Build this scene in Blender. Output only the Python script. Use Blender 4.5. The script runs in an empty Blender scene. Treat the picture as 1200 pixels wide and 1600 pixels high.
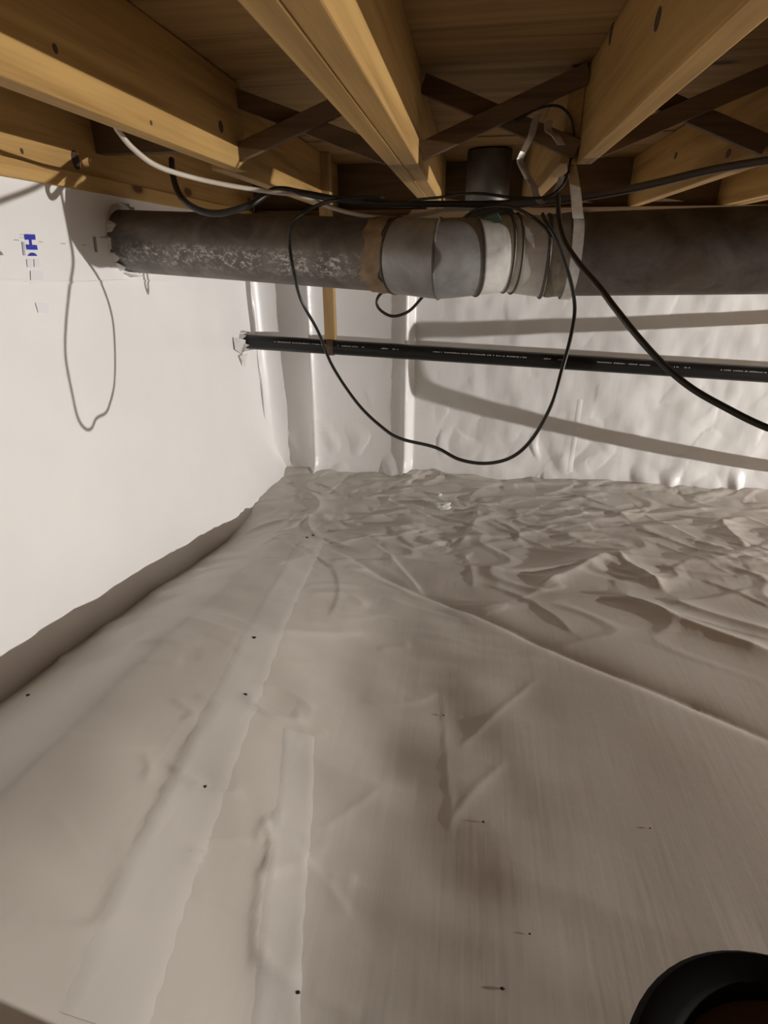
import bpy, bmesh, math, random
import numpy as np
from mathutils import Vector, Matrix

S = bpy.context.scene
C = S.collection
PI = math.pi
random.seed(7)

# ------------------------------------------------------------------ camera
F = 850.0                      # focal length in pixels of a 1200 x 1600 frame
CAMZ = 1.03
PITCH = math.radians(24.76)
YAW = math.radians(8.6)
cam_d = bpy.data.cameras.new('camera')
cam = bpy.data.objects.new('camera', cam_d)
C.objects.link(cam)
cam.location = (0, 0, CAMZ)
cam.rotation_euler = (PI / 2 - PITCH, 0, YAW)
cam_d.sensor_width = 36.0
cam_d.lens = 36.0 * F / 1600.0
cam_d.clip_start = 0.02
S.camera = cam

# ------------------------------------------------------------------ world, lamp, exposure
w = bpy.data.worlds.new('world')
S.world = w
w.use_nodes = True
w.node_tree.nodes['Background'].inputs[0].default_value = (1, 0.9, 0.78, 1)
w.node_tree.nodes['Background'].inputs[1].default_value = 0.02
LAMP = Vector((5.2, 0.78, 0.56))
ld = bpy.data.lights.new('work_lamp', 'AREA')
ld.shape = 'DISK'
ld.size = 0.04
ld.energy = 255
ld.color = (1.0, 0.975, 0.94)
lo = bpy.data.objects.new('work_lamp', ld)
C.objects.link(lo)
lo.location = LAMP
lo.rotation_euler = (Vector((-1.0, 1.9, 0.95)) - LAMP).to_track_quat('-Z', 'Y').to_euler()
S.view_settings.view_transform = 'Standard'
S.view_settings.look = 'None'
S.view_settings.gamma = 1.0
S.view_settings.use_curve_mapping = False
S.view_settings.exposure = 0.0

# ------------------------------------------------------------------ helpers
_sp, _cp, _sy, _cy = math.sin(PITCH), math.cos(PITCH), math.sin(YAW), math.cos(YAW)


def ray(x, y):
    u, v = (x - 600) / F, (800 - y) / F
    fw, up = _cp + v * _sp, -_sp + v * _cp
    return Vector((u * _cy - fw * _sy, u * _sy + fw * _cy, up))


def atY(x, y, Y):
    r = ray(x, y)
    return Vector((0, 0, CAMZ)) + r * (Y / r.y)


def atX(x, y, X):
    r = ray(x, y)
    return Vector((0, 0, CAMZ)) + r * (X / r.x)


def atZ(x, y, Z=0.0):
    r = ray(x, y)
    return Vector((0, 0, CAMZ)) + r * ((Z - CAMZ) / r.z)


def smooth(pts, n=8):
    """Catmull-Rom through pts"""
    P = [Vector(p) for p in pts]
    if len(P) < 3:
        return P
    P = [P[0] * 2 - P[1]] + P + [P[-1] * 2 - P[-2]]
    out = []
    for i in range(1, len(P) - 2):
        a, b, c, d = P[i - 1:i + 3]
        for k in range(n):
            t = k / n
            out.append(0.5 * ((2 * b) + (c - a) * t + (2 * a - 5 * b + 4 * c - d) * t * t + (3 * b - a - 3 * c + d) * t ** 3))
    out.append(P[-2])
    return out


class MB:
    def __init__(self):
        self.v, self.f = [], []

    def add(self, vs, fs):
        o = len(self.v)
        self.v += [tuple(p) for p in vs]
        self.f += [tuple(i + o for i in q) for q in fs]

    def box(self, lo_, hi_, skew=None):
        x0, y0, z0 = lo_
        x1, y1, z1 = hi_
        vs = [(x0, y0, z0), (x1, y0, z0), (x1, y1, z0), (x0, y1, z0), (x0, y0, z1), (x1, y0, z1), (x1, y1, z1), (x0, y1, z1)]
        self.add(vs, [(0, 3, 2, 1), (4, 5, 6, 7), (0, 1, 5, 4), (1, 2, 6, 5), (2, 3, 7, 6), (3, 0, 4, 7)])

    def bar(self, a, b, wdt, hgt, up=(0, 0, 1)):
        """square bar from a to b; wdt sideways, hgt along up"""
        a, b = Vector(a), Vector(b)
        d = (b - a).normalized()
        s = d.cross(Vector(up)).normalized() * wdt / 2
        u = s.cross(d).normalized() * hgt / 2
        vs = [a - s - u, a + s - u, a + s + u, a - s + u, b - s - u, b + s - u, b + s + u, b - s + u]
        self.add(vs, [(0, 1, 2, 3), (7, 6, 5, 4), (0, 4, 5, 1), (1, 5, 6, 2), (2, 6, 7, 3), (3, 7, 4, 0)])

    def tube(self, pts, r, seg=10, cap=True, wob=0.0, ta=None, tb=None):
        P = [Vector(p) for p in pts]
        n = len(P)
        R = r if isinstance(r, (list, tuple)) else [r] * n
        t0 = (P[1] - P[0]).normalized()
        nrm = t0.orthogonal().normalized()
        if abs(t0.z) < 0.9:
            nrm = (Vector((0, 0, 1)) - t0 * t0.z).normalized()
        vs = []
        for i in range(n):
            t = (P[min(i + 1, n - 1)] - P[max(i - 1, 0)]).normalized()
            if i == 0 and ta is not None:
                t = ta
            if i == n - 1 and tb is not None:
                t = tb
            nrm = (nrm - t * nrm.dot(t)).normalized()
            bn = t.cross(nrm)
            for k in range(seg):
                a = 2 * PI * k / seg
                rr = R[i] * (1 + wob * math.sin(3 * a + i * 1.3) * math.sin(i * 0.9 + a))
                vs.append(P[i] + (nrm * math.cos(a) + bn * math.sin(a)) * rr)
        fs = []
        for i in range(n - 1):
            for k in range(seg):
                k2 = (k + 1) % seg
                fs.append((i * seg + k, i * seg + k2, (i + 1) * seg + k2, (i + 1) * seg + k))
        if cap:
            fs.append(tuple(range(seg - 1, -1, -1)))
            fs.append(tuple((n - 1) * seg + k for k in range(seg)))
        self.add(vs, fs)

    def ribbon(self, pts, wvec, th, nvecs=None):
        """flat strip with thickness along pts, width vector wvec (or list)"""
        P = [Vector(p) for p in pts]
        n = len(P)
        vs = []
        for i in range(n):
            wv = Vector(wvec[i] if isinstance(wvec, list) else wvec)
            t = (P[min(i + 1, n - 1)] - P[max(i - 1, 0)]).normalized()
            nn = t.cross(wv).normalized() * th / 2
            vs += [P[i] - wv / 2 - nn, P[i] + wv / 2 - nn, P[i] + wv / 2 + nn, P[i] - wv / 2 + nn]
        fs = [(0, 1, 2, 3)]
        for i in range(n - 1):
            for k in range(4):
                k2 = (k + 1) % 4
                fs.append((i * 4 + k, i * 4 + 4 + k, i * 4 + 4 + k2, i * 4 + k2))
        fs.append(tuple((n - 1) * 4 + k for k in (3, 2, 1, 0)))
        self.add(vs, fs)

    def build(self, name, mat, parent=None, smooth_=False, bevel=0.0, loc=None, sharp=40):
        me = bpy.data.meshes.new(name)
        if loc is None and parent is None:
            vv = np.array(self.v)
            loc = Vector(((vv[:, 0].min() + vv[:, 0].max()) / 2, (vv[:, 1].min() + vv[:, 1].max()) / 2, vv[:, 2].min()))
        off = Vector(loc) if loc is not None else Vector((0, 0, 0))
        if parent is not None:
            p, base = parent, Vector((0, 0, 0))
            while p is not None:
                base += p.location
                p = p.parent
            if loc is None:
                off = base
        me.from_pydata([tuple(Vector(p) - off) for p in self.v], [], self.f)
        bm = bmesh.new()
        bm.from_mesh(me)
        bmesh.ops.recalc_face_normals(bm, faces=bm.faces)
        if bevel:
            bmesh.ops.bevel(bm, geom=bm.edges[:], offset=bevel, segments=2, affect='EDGES', profile=0.5)
        bm.to_mesh(me)
        bm.free()
        if smooth_:
            me.shade_smooth()
            me.set_sharp_from_angle(angle=math.radians(sharp))
        me.materials.append(mat)
        o = bpy.data.objects.new(name, me)
        C.objects.link(o)
        if parent is not None:
            o.parent = parent
        else:
            o.location = off
        return o


def tag(o, label, cat, group=None):
    o['label'] = label
    o['category'] = cat
    if group:
        o['group'] = group
    return o


def empty(name, loc, label, cat, group=None):
    o = bpy.data.objects.new(name, None)
    C.objects.link(o)
    o.location = loc
    return tag(o, label, cat, group)


def struct(o):
    o['kind'] = 'structure'
    return o


# numpy gradient noise -------------------------------------------------
_rng = np.random.RandomState(3)
_perm = _rng.permutation(512)
_ang = _rng.rand(512) * 2 * PI


def noise(x, y, seed=0):
    x = np.asarray(x, float) + seed * 17.31
    y = np.asarray(y, float) - seed * 9.77
    xi, yi = np.floor(x).astype(int), np.floor(y).astype(int)
    xf, yf = x - xi, y - yi

    def g(ix, iy, dx, dy):
        h = _perm[(_perm[ix % 512] + iy) % 512]
        a = _ang[h]
        return np.cos(a) * dx + np.sin(a) * dy
    u = xf ** 3 * (xf * (xf * 6 - 15) + 10)
    v = yf ** 3 * (yf * (yf * 6 - 15) + 10)
    a = g(xi, yi, xf, yf) * (1 - u) + g(xi + 1, yi, xf - 1, yf) * u
    b = g(xi, yi + 1, xf, yf - 1) * (1 - u) + g(xi + 1, yi + 1, xf - 1, yf - 1) * u
    return (a * (1 - v) + b * v) * 1.5


def ridged(x, y, seed=0):
    return 1 - np.abs(noise(x, y, seed)) * 2


def sstep(a, b, x):
    t = np.clip((x - a) / (b - a), 0, 1)
    return t * t * (3 - 2 * t)


def voro(x, y, seed=0):
    """F2-F1 and a facet height: random tilted plane per cell, blended -> crumpled look"""
    xi, yi = np.floor(x).astype(int), np.floor(y).astype(int)
    f1 = np.full(x.shape, 9.0)
    hh = np.zeros(x.shape)
    for dx in (-1, 0, 1):
        for dy in (-1, 0, 1):
            cx, cy = xi + dx, yi + dy
            h = _perm[(_perm[(cx + seed * 31) % 512] + cy) % 512]
            px = cx + 0.5 + 0.45 * np.cos(_ang[h] * 3)
            py = cy + 0.5 + 0.45 * np.sin(_ang[h] * 5)
            d = np.hypot(x - px, y - py)
            m = d < f1
            f1 = np.where(m, d, f1)
            hh = np.where(m, np.cos(_ang[h] * 7), hh)
    return f1, hh


# ------------------------------------------------------------------ materials
def nodes(name):
    m = bpy.data.materials.new(name)
    m.use_nodes = True
    nt = m.node_tree
    return m, nt, nt.nodes['Principled BSDF']


def N(nt, typ, **kw):
    n = nt.nodes.new(typ)
    for k, v in kw.items():
        if k in n.inputs:
            n.inputs[k].default_value = v
        else:
            setattr(n, k, v)
    return n


def ramp(nt, stops):
    r = nt.nodes.new('ShaderNodeValToRGB')
    el = r.color_ramp.elements
    while len(el) < len(stops):
        el.new(0.5)
    for e, (p, c) in zip(el, stops):
        e.position = p
        e.color = (*c, 1)
    return r


def liner_mat(name, col, rough=0.36, weave=(260, 260), spec=0.5):
    m, nt, b = nodes(name)
    L = nt.links.new
    tc = N(nt, 'ShaderNodeTexCoord')
    n1 = N(nt, 'ShaderNodeTexNoise', Scale=2.2, Detail=4.0)
    L(tc.outputs['Object'], n1.inputs['Vector'])
    cr = ramp(nt, [(0.3, tuple(c * 0.93 for c in col)), (0.7, col)])
    L(n1.outputs['Fac'], cr.inputs[0])
    L(cr.outputs[0], b.inputs['Base Color'])
    mp = N(nt, 'ShaderNodeMapping')
    mp.inputs['Scale'].default_value = (1, 1, 1)
    L(tc.outputs['Object'], mp.inputs['Vector'])
    sm = N(nt, 'ShaderNodeMapping')
    sm.inputs['Scale'].default_value = (70, 5, 5)
    L(tc.outputs['Object'], sm.inputs['Vector'])
    st = N(nt, 'ShaderNodeTexNoise', Scale=1.0, Detail=2.0)
    L(sm.outputs[0], st.inputs['Vector'])
    n2 = N(nt, 'ShaderNodeTexNoise', Scale=26.0, Detail=3.0)
    L(tc.outputs['Object'], n2.inputs['Vector'])
    ad = N(nt, 'ShaderNodeMath', operation='ADD')
    L(st.outputs['Fac'], ad.inputs[0])
    L(n2.outputs['Fac'], ad.inputs[1])
    bp = N(nt, 'ShaderNodeBump', Strength=0.10, Distance=0.004)
    L(ad.outputs[0], bp.inputs['Height'])
    L(bp.outputs[0], b.inputs['Normal'])
    b.inputs['Roughness'].default_value = rough
    b.inputs['Specular IOR Level'].default_value = spec
    return m


def wood_mat(name, axis, light, dark, knot=True, rough=0.75):
    m, nt, b = nodes(name)
    L = nt.links.new
    tc = N(nt, 'ShaderNodeTexCoord')
    oi = N(nt, 'ShaderNodeObjectInfo')
    sh = N(nt, 'ShaderNodeVectorMath', operation='ADD')
    mul = N(nt, 'ShaderNodeMath', operation='MULTIPLY')
    mul.inputs[1].default_value = 13.0
    L(oi.outputs['Random'], mul.inputs[0])
    L(tc.outputs['Object'], sh.inputs[0])
    L(mul.outputs[0], sh.inputs[1])
    mp = N(nt, 'ShaderNodeMapping')
    sc = [16, 16, 16]
    sc[axis] = 1.1
    mp.inputs['Scale'].default_value = sc
    L(sh.outputs[0], mp.inputs['Vector'])
    n1 = N(nt, 'ShaderNodeTexNoise', Scale=1.0, Detail=3.0, Distortion=1.2)
    L(mp.outputs[0], n1.inputs['Vector'])
    m2 = N(nt, 'ShaderNodeMapping')
    sc = [150, 150, 150]
    sc[axis] = 4
    m2.inputs['Scale'].default_value = sc
    L(sh.outputs[0], m2.inputs['Vector'])
    n2 = N(nt, 'ShaderNodeTexNoise', Scale=1.0, Detail=3.0)
    L(m2.outputs[0], n2.inputs['Vector'])
    mx = N(nt, 'ShaderNodeMath', operation='MULTIPLY_ADD')
    mx.inputs[1].default_value = 0.35
    L(n2.outputs['Fac'], mx.inputs[0])
    L(n1.outputs['Fac'], mx.inputs[2])
    mid = tuple((a + c) / 2 for a, c in zip(light, dark))
    cr = ramp(nt, [(0.45, dark), (0.62, mid), (0.85, light)])
    L(mx.outputs[0], cr.inputs[0])
    out = cr.outputs[0]
    if knot:
        m3 = N(nt, 'ShaderNodeMapping')
        sc = [7.5, 7.5, 7.5]
        sc[axis] = 3.2
        m3.inputs['Scale'].default_value = sc
        L(sh.outputs[0], m3.inputs['Vector'])
        vo = N(nt, 'ShaderNodeTexVoronoi', Scale=1.0)
        L(m3.outputs[0], vo.inputs['Vector'])
        kr = ramp(nt, [(0.07, (1, 1, 1)), (0.12, (0.25, 0.25, 0.25)), (0.2, (0, 0, 0))])
        L(vo.outputs['Distance'], kr.inputs[0])
        mm = N(nt, 'ShaderNodeMix', data_type='RGBA')
        L(kr.outputs[0], mm.inputs[0])
        L(out, mm.inputs[6])
        mm.inputs[7].default_value = (dark[0] * 0.35, dark[1] * 0.3, dark[2] * 0.3, 1)
        out = mm.outputs[2]
    L(out, b.inputs['Base Color'])
    bp = N(nt, 'ShaderNodeBump', Strength=0.25, Distance=0.002)
    L(mx.outputs[0], bp.inputs['Height'])
    L(bp.outputs[0], b.inputs['Normal'])
    b.inputs['Roughness'].default_value = rough
    b.inputs['Specular IOR Level'].default_value = 0.25
    return m


def plain(name, col, rough=0.5, metal=0.0, spec=0.5, var=0.0, scale=20.0, bump=0.0):
    m, nt, b = nodes(name)
    L = nt.links.new
    b.inputs['Roughness'].default_value = rough
    b.inputs['Metallic'].default_value = metal
    b.inputs['Specular IOR Level'].default_value = spec
    tc = N(nt, 'ShaderNodeTexCoord')
    n1 = N(nt, 'ShaderNodeTexNoise', Scale=scale, Detail=4.0)
    L(tc.outputs['Object'], n1.inputs['Vector'])
    cr = ramp(nt, [(0.3, tuple(c * (1 - var) for c in col)), (0.7, tuple(min(1, c * (1 + var)) for c in col))])
    L(n1.outputs['Fac'], cr.inputs[0])
    L(cr.outputs[0], b.inputs['Base Color'])
    if bump:
        bp = N(nt, 'ShaderNodeBump', Strength=bump, Distance=0.002)
        L(n1.outputs['Fac'], bp.inputs['Height'])
        L(bp.outputs[0], b.inputs['Normal'])
    return m


def duct_mat(name, dark, mid, light, metal, rough, white=0.0, rust=0.0):
    m, nt, b = nodes(name)
    L = nt.links.new
    tc = N(nt, 'ShaderNodeTexCoord')
    n1 = N(nt, 'ShaderNodeTexNoise', Scale=11.0, Detail=6.0, Roughness=0.62, Distortion=0.6)
    L(tc.outputs['Object'], n1.inputs['Vector'])
    cr = ramp(nt, [(0.3, dark), (0.52, mid), (0.72, light)])
    L(n1.outputs['Fac'], cr.inputs[0])
    out = cr.outputs[0]
    b.inputs['Metallic'].default_value = metal
    b.inputs['Roughness'].default_value = rough
    if rust:
        n3 = N(nt, 'ShaderNodeTexNoise', Scale=6.0, Detail=5.0, Roughness=0.7)
        L(tc.outputs['Object'], n3.inputs['Vector'])
        r3 = ramp(nt, [(0.5, (0, 0, 0)), (0.68, (rust,) * 3)])
        L(n3.outputs['Fac'], r3.inputs[0])
        mm = N(nt, 'ShaderNodeMix', data_type='RGBA')
        L(r3.outputs[0], mm.inputs[0])
        L(out, mm.inputs[6])
        mm.inputs[7].default_value = (0.12, 0.075, 0.045, 1)
        out = mm.outputs[2]
    if white:
        # white zinc bloom: streaky flakes in a belt along the lower front of the pipe
        mp = N(nt, 'ShaderNodeMapping')
        mp.inputs['Scale'].default_value = (60, 70, 100)
        L(tc.outputs['Object'], mp.inputs['Vector'])
        n2 = N(nt, 'ShaderNodeTexNoise', Scale=1.0, Detail=5.0, Roughness=0.75, Distortion=0.3)
        L(mp.outputs[0], n2.inputs['Vector'])
        nb = N(nt, 'ShaderNodeTexNoise', Scale=7.0, Detail=3.0)
        L(tc.outputs['Object'], nb.inputs['Vector'])
        sep = N(nt, 'ShaderNodeSeparateXYZ')
        L(tc.outputs['Normal'], sep.inputs[0])
        belt = ramp(nt, [(0.12, (0, 0, 0)), (0.27, (1, 1, 1)), (0.42, (1, 1, 1)), (0.55, (0, 0, 0))])
        ma = N(nt, 'ShaderNodeMath', operation='MULTIPLY_ADD')
        ma.inputs[1].default_value = 0.5
        ma.inputs[2].default_value = 0.5
        L(sep.outputs[2], ma.inputs[0])
        L(ma.outputs[0], belt.inputs[0])
        m1 = N(nt, 'ShaderNodeMath', operation='MULTIPLY')
        L(belt.outputs[0], m1.inputs[0])
        nr = ramp(nt, [(0.35, (0, 0, 0)), (0.6, (1, 1, 1))])
        L(nb.outputs['Fac'], nr.inputs[0])
        L(nr.outputs[0], m1.inputs[1])
        fl = ramp(nt, [(0.5, (0, 0, 0)), (0.59, (white,) * 3)])
        L(n2.outputs['Fac'], fl.inputs[0])
        m2 = N(nt, 'ShaderNodeMath', operation='MULTIPLY')
        L(m1.outputs[0], m2.inputs[0])
        L(fl.outputs[0], m2.inputs[1])
        mm = N(nt, 'ShaderNodeMix', data_type='RGBA')
        L(m2.outputs[0], mm.inputs[0])
        L(out, mm.inputs[6])
        mm.inputs[7].default_value = (0.78, 0.76, 0.72, 1)
        out = mm.outputs[2]
        mt = N(nt, 'ShaderNodeMath', operation='MULTIPLY_ADD')
        mt.inputs[1].default_value = -metal
        mt.inputs[2].default_value = metal
        L(m2.outputs[0], mt.inputs[0])
        L(mt.outputs[0], b.inputs['Metallic'])
    L(out, b.inputs['Base Color'])
    bp = N(nt, 'ShaderNodeBump', Strength=0.12, Distance=0.003)
    L(n1.outputs['Fac'], bp.inputs['Height'])
    L(bp.outputs[0], b.inputs['Normal'])
    return m


M_LINER = liner_mat('dusty_white_liner', (0.595, 0.55, 0.492))
M_WALL = liner_mat('white_wall_liner', (0.84, 0.82, 0.80), rough=0.33)
M_BLOCK = plain('concrete_block', (0.16, 0.15, 0.14), 0.9, var=0.2, scale=8)
M_TAPE = liner_mat('white_seam_tape', (0.63, 0.59, 0.54), rough=0.3)
W_L, W_D = (0.45, 0.275, 0.095), (0.26, 0.145, 0.045)
M_JOIST = wood_mat('joist_wood', 1, W_L, W_D, knot=False)
M_KNOT = plain('knot_wood', (0.055, 0.03, 0.014), 0.8, var=0.4, scale=90)
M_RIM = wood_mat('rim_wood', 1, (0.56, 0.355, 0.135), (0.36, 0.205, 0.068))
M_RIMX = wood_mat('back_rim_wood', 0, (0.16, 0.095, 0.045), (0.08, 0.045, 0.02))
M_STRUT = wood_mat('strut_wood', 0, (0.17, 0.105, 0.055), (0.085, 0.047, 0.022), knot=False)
M_BOARD = wood_mat('subfloor_board', 0, (0.36, 0.22, 0.088), (0.19, 0.105, 0.036))
M_POST = wood_mat('post_wood', 2, (0.42, 0.28, 0.13), (0.25, 0.15, 0.06), knot=False)
M_DUCT_L = duct_mat('duct_bloomed', (0.11, 0.095, 0.085), (0.19, 0.17, 0.155), (0.29, 0.27, 0.25), 0.45, 0.55, white=0.9)
M_DUCT_R = duct_mat('duct_brown', (0.075, 0.062, 0.055), (0.14, 0.12, 0.105), (0.20, 0.18, 0.165), 0.4, 0.55, rust=0.6)
M_GORE = duct_mat('elbow_zinc', (0.22, 0.215, 0.21), (0.32, 0.315, 0.31), (0.42, 0.41, 0.405), 0.4, 0.45)
M_SHINY = duct_mat('collar_zinc', (0.45, 0.44, 0.42), (0.74, 0.72, 0.69), (0.93, 0.91, 0.88), 0.25, 0.3)
M_RING = duct_mat('ring_zinc', (0.06, 0.055, 0.05), (0.11, 0.10, 0.09), (0.17, 0.155, 0.14), 0.4, 0.6)
M_MASTIC = plain('tan_tape', (0.27, 0.19, 0.115), 0.7, var=0.35, scale=30, bump=0.5)
M_WRAP = plain('grey_tape_wrap', (0.24, 0.205, 0.16), 0.5, var=0.35, scale=22, bump=0.5)
M_FOIL = plain('strap_metal', (0.74, 0.72, 0.68), 0.38, 0.55, var=0.12, scale=60)
M_FOILD = plain('dull_strap_metal', (0.45, 0.42, 0.37), 0.45, 0.45, var=0.2, scale=40)
M_BOOT = plain('dark_boot_metal', (0.13, 0.125, 0.12), 0.5, 0.6, var=0.25, scale=14)
M_ABS = plain('black_pipe_plastic', (0.010, 0.010, 0.010), 0.32, spec=0.4)
M_PRINT = plain('pale_print', (0.42, 0.41, 0.39), 0.6)
M_CBLACK = plain('black_cable_skin', (0.022, 0.019, 0.016), 0.38)
M_CGREY = plain('grey_cable_skin', (0.10, 0.088, 0.075), 0.45)
M_CWHITE = plain('pale_cable_skin', (0.52, 0.46, 0.38), 0.5)
M_RUST = plain('rusty_strap', (0.10, 0.055, 0.03), 0.6, 0.3, var=0.3, scale=60)
M_BLUE = plain('blue_print', (0.035, 0.05, 0.40), 0.5)
M_GHOST = plain('ghost_print', (0.76, 0.75, 0.76), 0.4)
M_LAV = plain('lavender_print', (0.48, 0.46, 0.58), 0.4)
M_GREYP = plain('grey_print', (0.30, 0.27, 0.30), 0.5)
M_RUBBER = plain('black_bucket_plastic', (0.005, 0.004, 0.004), 0.75, spec=0.08)
M_MUD = plain('dark_brown_water', (0.06, 0.032, 0.018), 0.6, spec=0.15)
M_DIRT = plain('dirt', (0.05, 0.035, 0.02), 0.9, var=0.3)
M_GLINT = plain('crumpled_film', (0.85, 0.84, 0.82), 0.18, 0.3, spec=0.8)
M_TEAL = plain('teal_film', (0.10, 0.21, 0.18), 0.3, var=0.2)
M_TORN = plain('torn_liner_edge', (0.66, 0.645, 0.62), 0.5, var=0.15)

# ------------------------------------------------------------------ dimensions of the crawl space
XL, XR, YB, YF = -1.04, 6.4, 2.74, -2.6
ZJ = CAMZ + 0.208            # underside of the joists
ZS = ZJ + 0.184              # underside of the subfloor


_a, _b = atY(394, 450, 2.69), atY(425, 720, 2.69)
K1T = _b.x + (_a.x - _b.x) / (_a.z - _b.z) * (1 - _b.z)
K1B = _b.x - (_a.x - _b.x) / (_a.z - _b.z) * _b.z
_a, _b = atY(477, 450, 2.65), atY(491, 730, 2.65)
K2T = _b.x + (_a.x - _b.x) / (_a.z - _b.z) * (1 - _b.z)
K2B = _b.x - (_a.x - _b.x) / (_a.z - _b.z) * _b.z


def wall_back_y(X, Z):
    """front surface of the back wall liner"""
    X = np.asarray(X, float)
    Z = np.asarray(Z, float)
    k1 = K1B + (K1T - K1B) * Z
    k2 = K2B + (K2T - K2B) * Z
    k3 = -0.292
    y = np.full(np.broadcast(X, Z).shape, YB)
    # shallow pier left of k3, film stretched between three upright cusps
    y = y - 0.055 * (1 - sstep(k3 - 0.004, k3 + 0.035, X))
    for a, b_, dep in ((k1, k2, 0.035), (k2, k3, 0.03), (-1.06, k1, 0.02)):
        t = np.clip((X - a) / (b_ - a), 0, 1)
        y = y + dep * (4 * t * (1 - t)) ** 0.8
    y = y - 0.022 * np.exp(-np.abs(X - k2) / 0.02) - 0.04 * np.exp(-np.abs(X - k1) / 0.03) - 0.010 * np.exp(-np.abs(X - k3 + 0.012) / 0.012)
    r = sstep(-0.25, 0.0, X)
    # loose sheet on the right: soft dents, sharper puckers low down
    y = y - r * (0.009 * noise(X * 2.6, Z * 3.4, 5) + 0.0055 * noise(X * 7, Z * 5, 6) + 0.0020 * noise(X * 17, Z * 11, 16))
    f1, hh = voro(X * 6.5, Z * 6.5, 2)
    y = y - r * 0.006 * (0.5 - f1) * (0.35 + 0.9 * (hh > 0.3))
    low = np.exp(-Z / 0.16)
    f2, h2 = voro(X * 8 + 0.6 * noise(X * 5, Z * 5, 8), Z * 5, 4)
    y = y - low * 0.05 * np.clip(0.5 - f2, 0, 1) * (h2 > -0.2)
    y = y - 0.0022 * noise(X * 16, Z * 60, 9) * np.exp(-np.abs(X - k3) / 0.05) - 0.0022 * noise(X * 16, Z * 60, 10) * np.exp(-np.abs(X - k2) / 0.05)
    # foot of the sheet turns out on to the floor
    y = y - 0.05 * np.exp(-np.clip(Z, -1, 9) / 0.035)
    return y


def wall_left_x(Y, Z):
    Y = np.asarray(Y, float)
    Z = np.asarray(Z, float)
    x = np.full(np.broadcast(Y, Z).shape, XL)
    x = x + 0.006 * noise(Y * 2.2, Z * 2.2, 21) + 0.0035 * noise(Y * 6, Z * 5, 22)
    # dimples of the soft sheet near the back corner
    f1, hh = voro(Y * 5, Z * 4, 7)
    x = x + 0.006 * np.clip(0.55 - f1, 0, 1) * (hh > 0.0)
    # the sheet fans out on to the floor near the back corner
    k = sstep(1.75, 2.35, Y)
    x = x + k * 0.16 * np.exp(-np.clip(Z + 0.05, 0, 9) / 0.13)
    return x


def zw(Y):
    """height at which the floor sheet meets the left wall"""
    Y = np.asarray(Y, float)
    a = 0.126 - 0.176 * (np.clip(Y, -0.2, 2.1) - 0.845)
    return a * (1 - sstep(1.95, 2.5, Y)) + 0.012 * noise(Y * 3.5, Y * 0 + 0.3, 31)


def polyd(X, Y, P):
    """signed distance and position along a polyline (world XY)"""
    best = np.full(X.shape, 9.0)
    sg = np.zeros(X.shape)
    tt = np.zeros(X.shape)
    n = len(P) - 1
    for i in range(n):
        ax, ay = P[i][0], P[i][1]
        bx, by = P[i + 1][0], P[i + 1][1]
        dx, dy = bx - ax, by - ay
        l2 = dx * dx + dy * dy + 1e-12
        t = np.clip(((X - ax) * dx + (Y - ay) * dy) / l2, 0, 1)
        d = np.hypot(X - ax - t * dx, Y - ay - t * dy)
        m = d < best
        best = np.where(m, d, best)
        sg = np.where(m, np.sign(dx * (Y - ay) - dy * (X - ax)), sg)
        tt = np.where(m, (i + t) / n, tt)
    return best, sg, tt


def PX(*pts):
    return smooth([atZ(x, y) for x, y in pts], 5)


# creases of the floor sheet: path (picked on the floor), height, width on the left, width on the right
CREASES = []
_r = random.Random(12)
for _k in range(250):
    _y = _r.choice((_r.uniform(1.5, 2.7), _r.uniform(1.75, 2.7), _r.uniform(0.4, 2.6)))
    _x = _r.uniform(-0.85, 1.35) if _y > 1.4 else _r.uniform(-0.75, -0.15)
    _a = _r.gauss(0.1, 0.55) if _y > 1.5 else _r.gauss(0.2, 0.35)
    _l = _r.uniform(0.06, 0.30) * (1.4 if _y > 1.5 else 0.7)
    _b = _r.gauss(0, 0.25)
    _p = [Vector((_x + _l * t * math.cos(_a + _b * t), _y + _l * t * math.sin(_a + _b * t), 0)) for t in (0, 0.25, 0.5, 0.75, 1.0)]
    _w = _r.uniform(0.02, 0.055)
    _n = _r.uniform(0.004, 0.009)
    _h = _r.uniform(0.003, 0.010) * (1.0 if _y > 1.6 else 0.45)
    CREASES.append((_p, _h, _w, _n) if _r.random() < 0.6 else (_p, _h, _n, _w))
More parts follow.
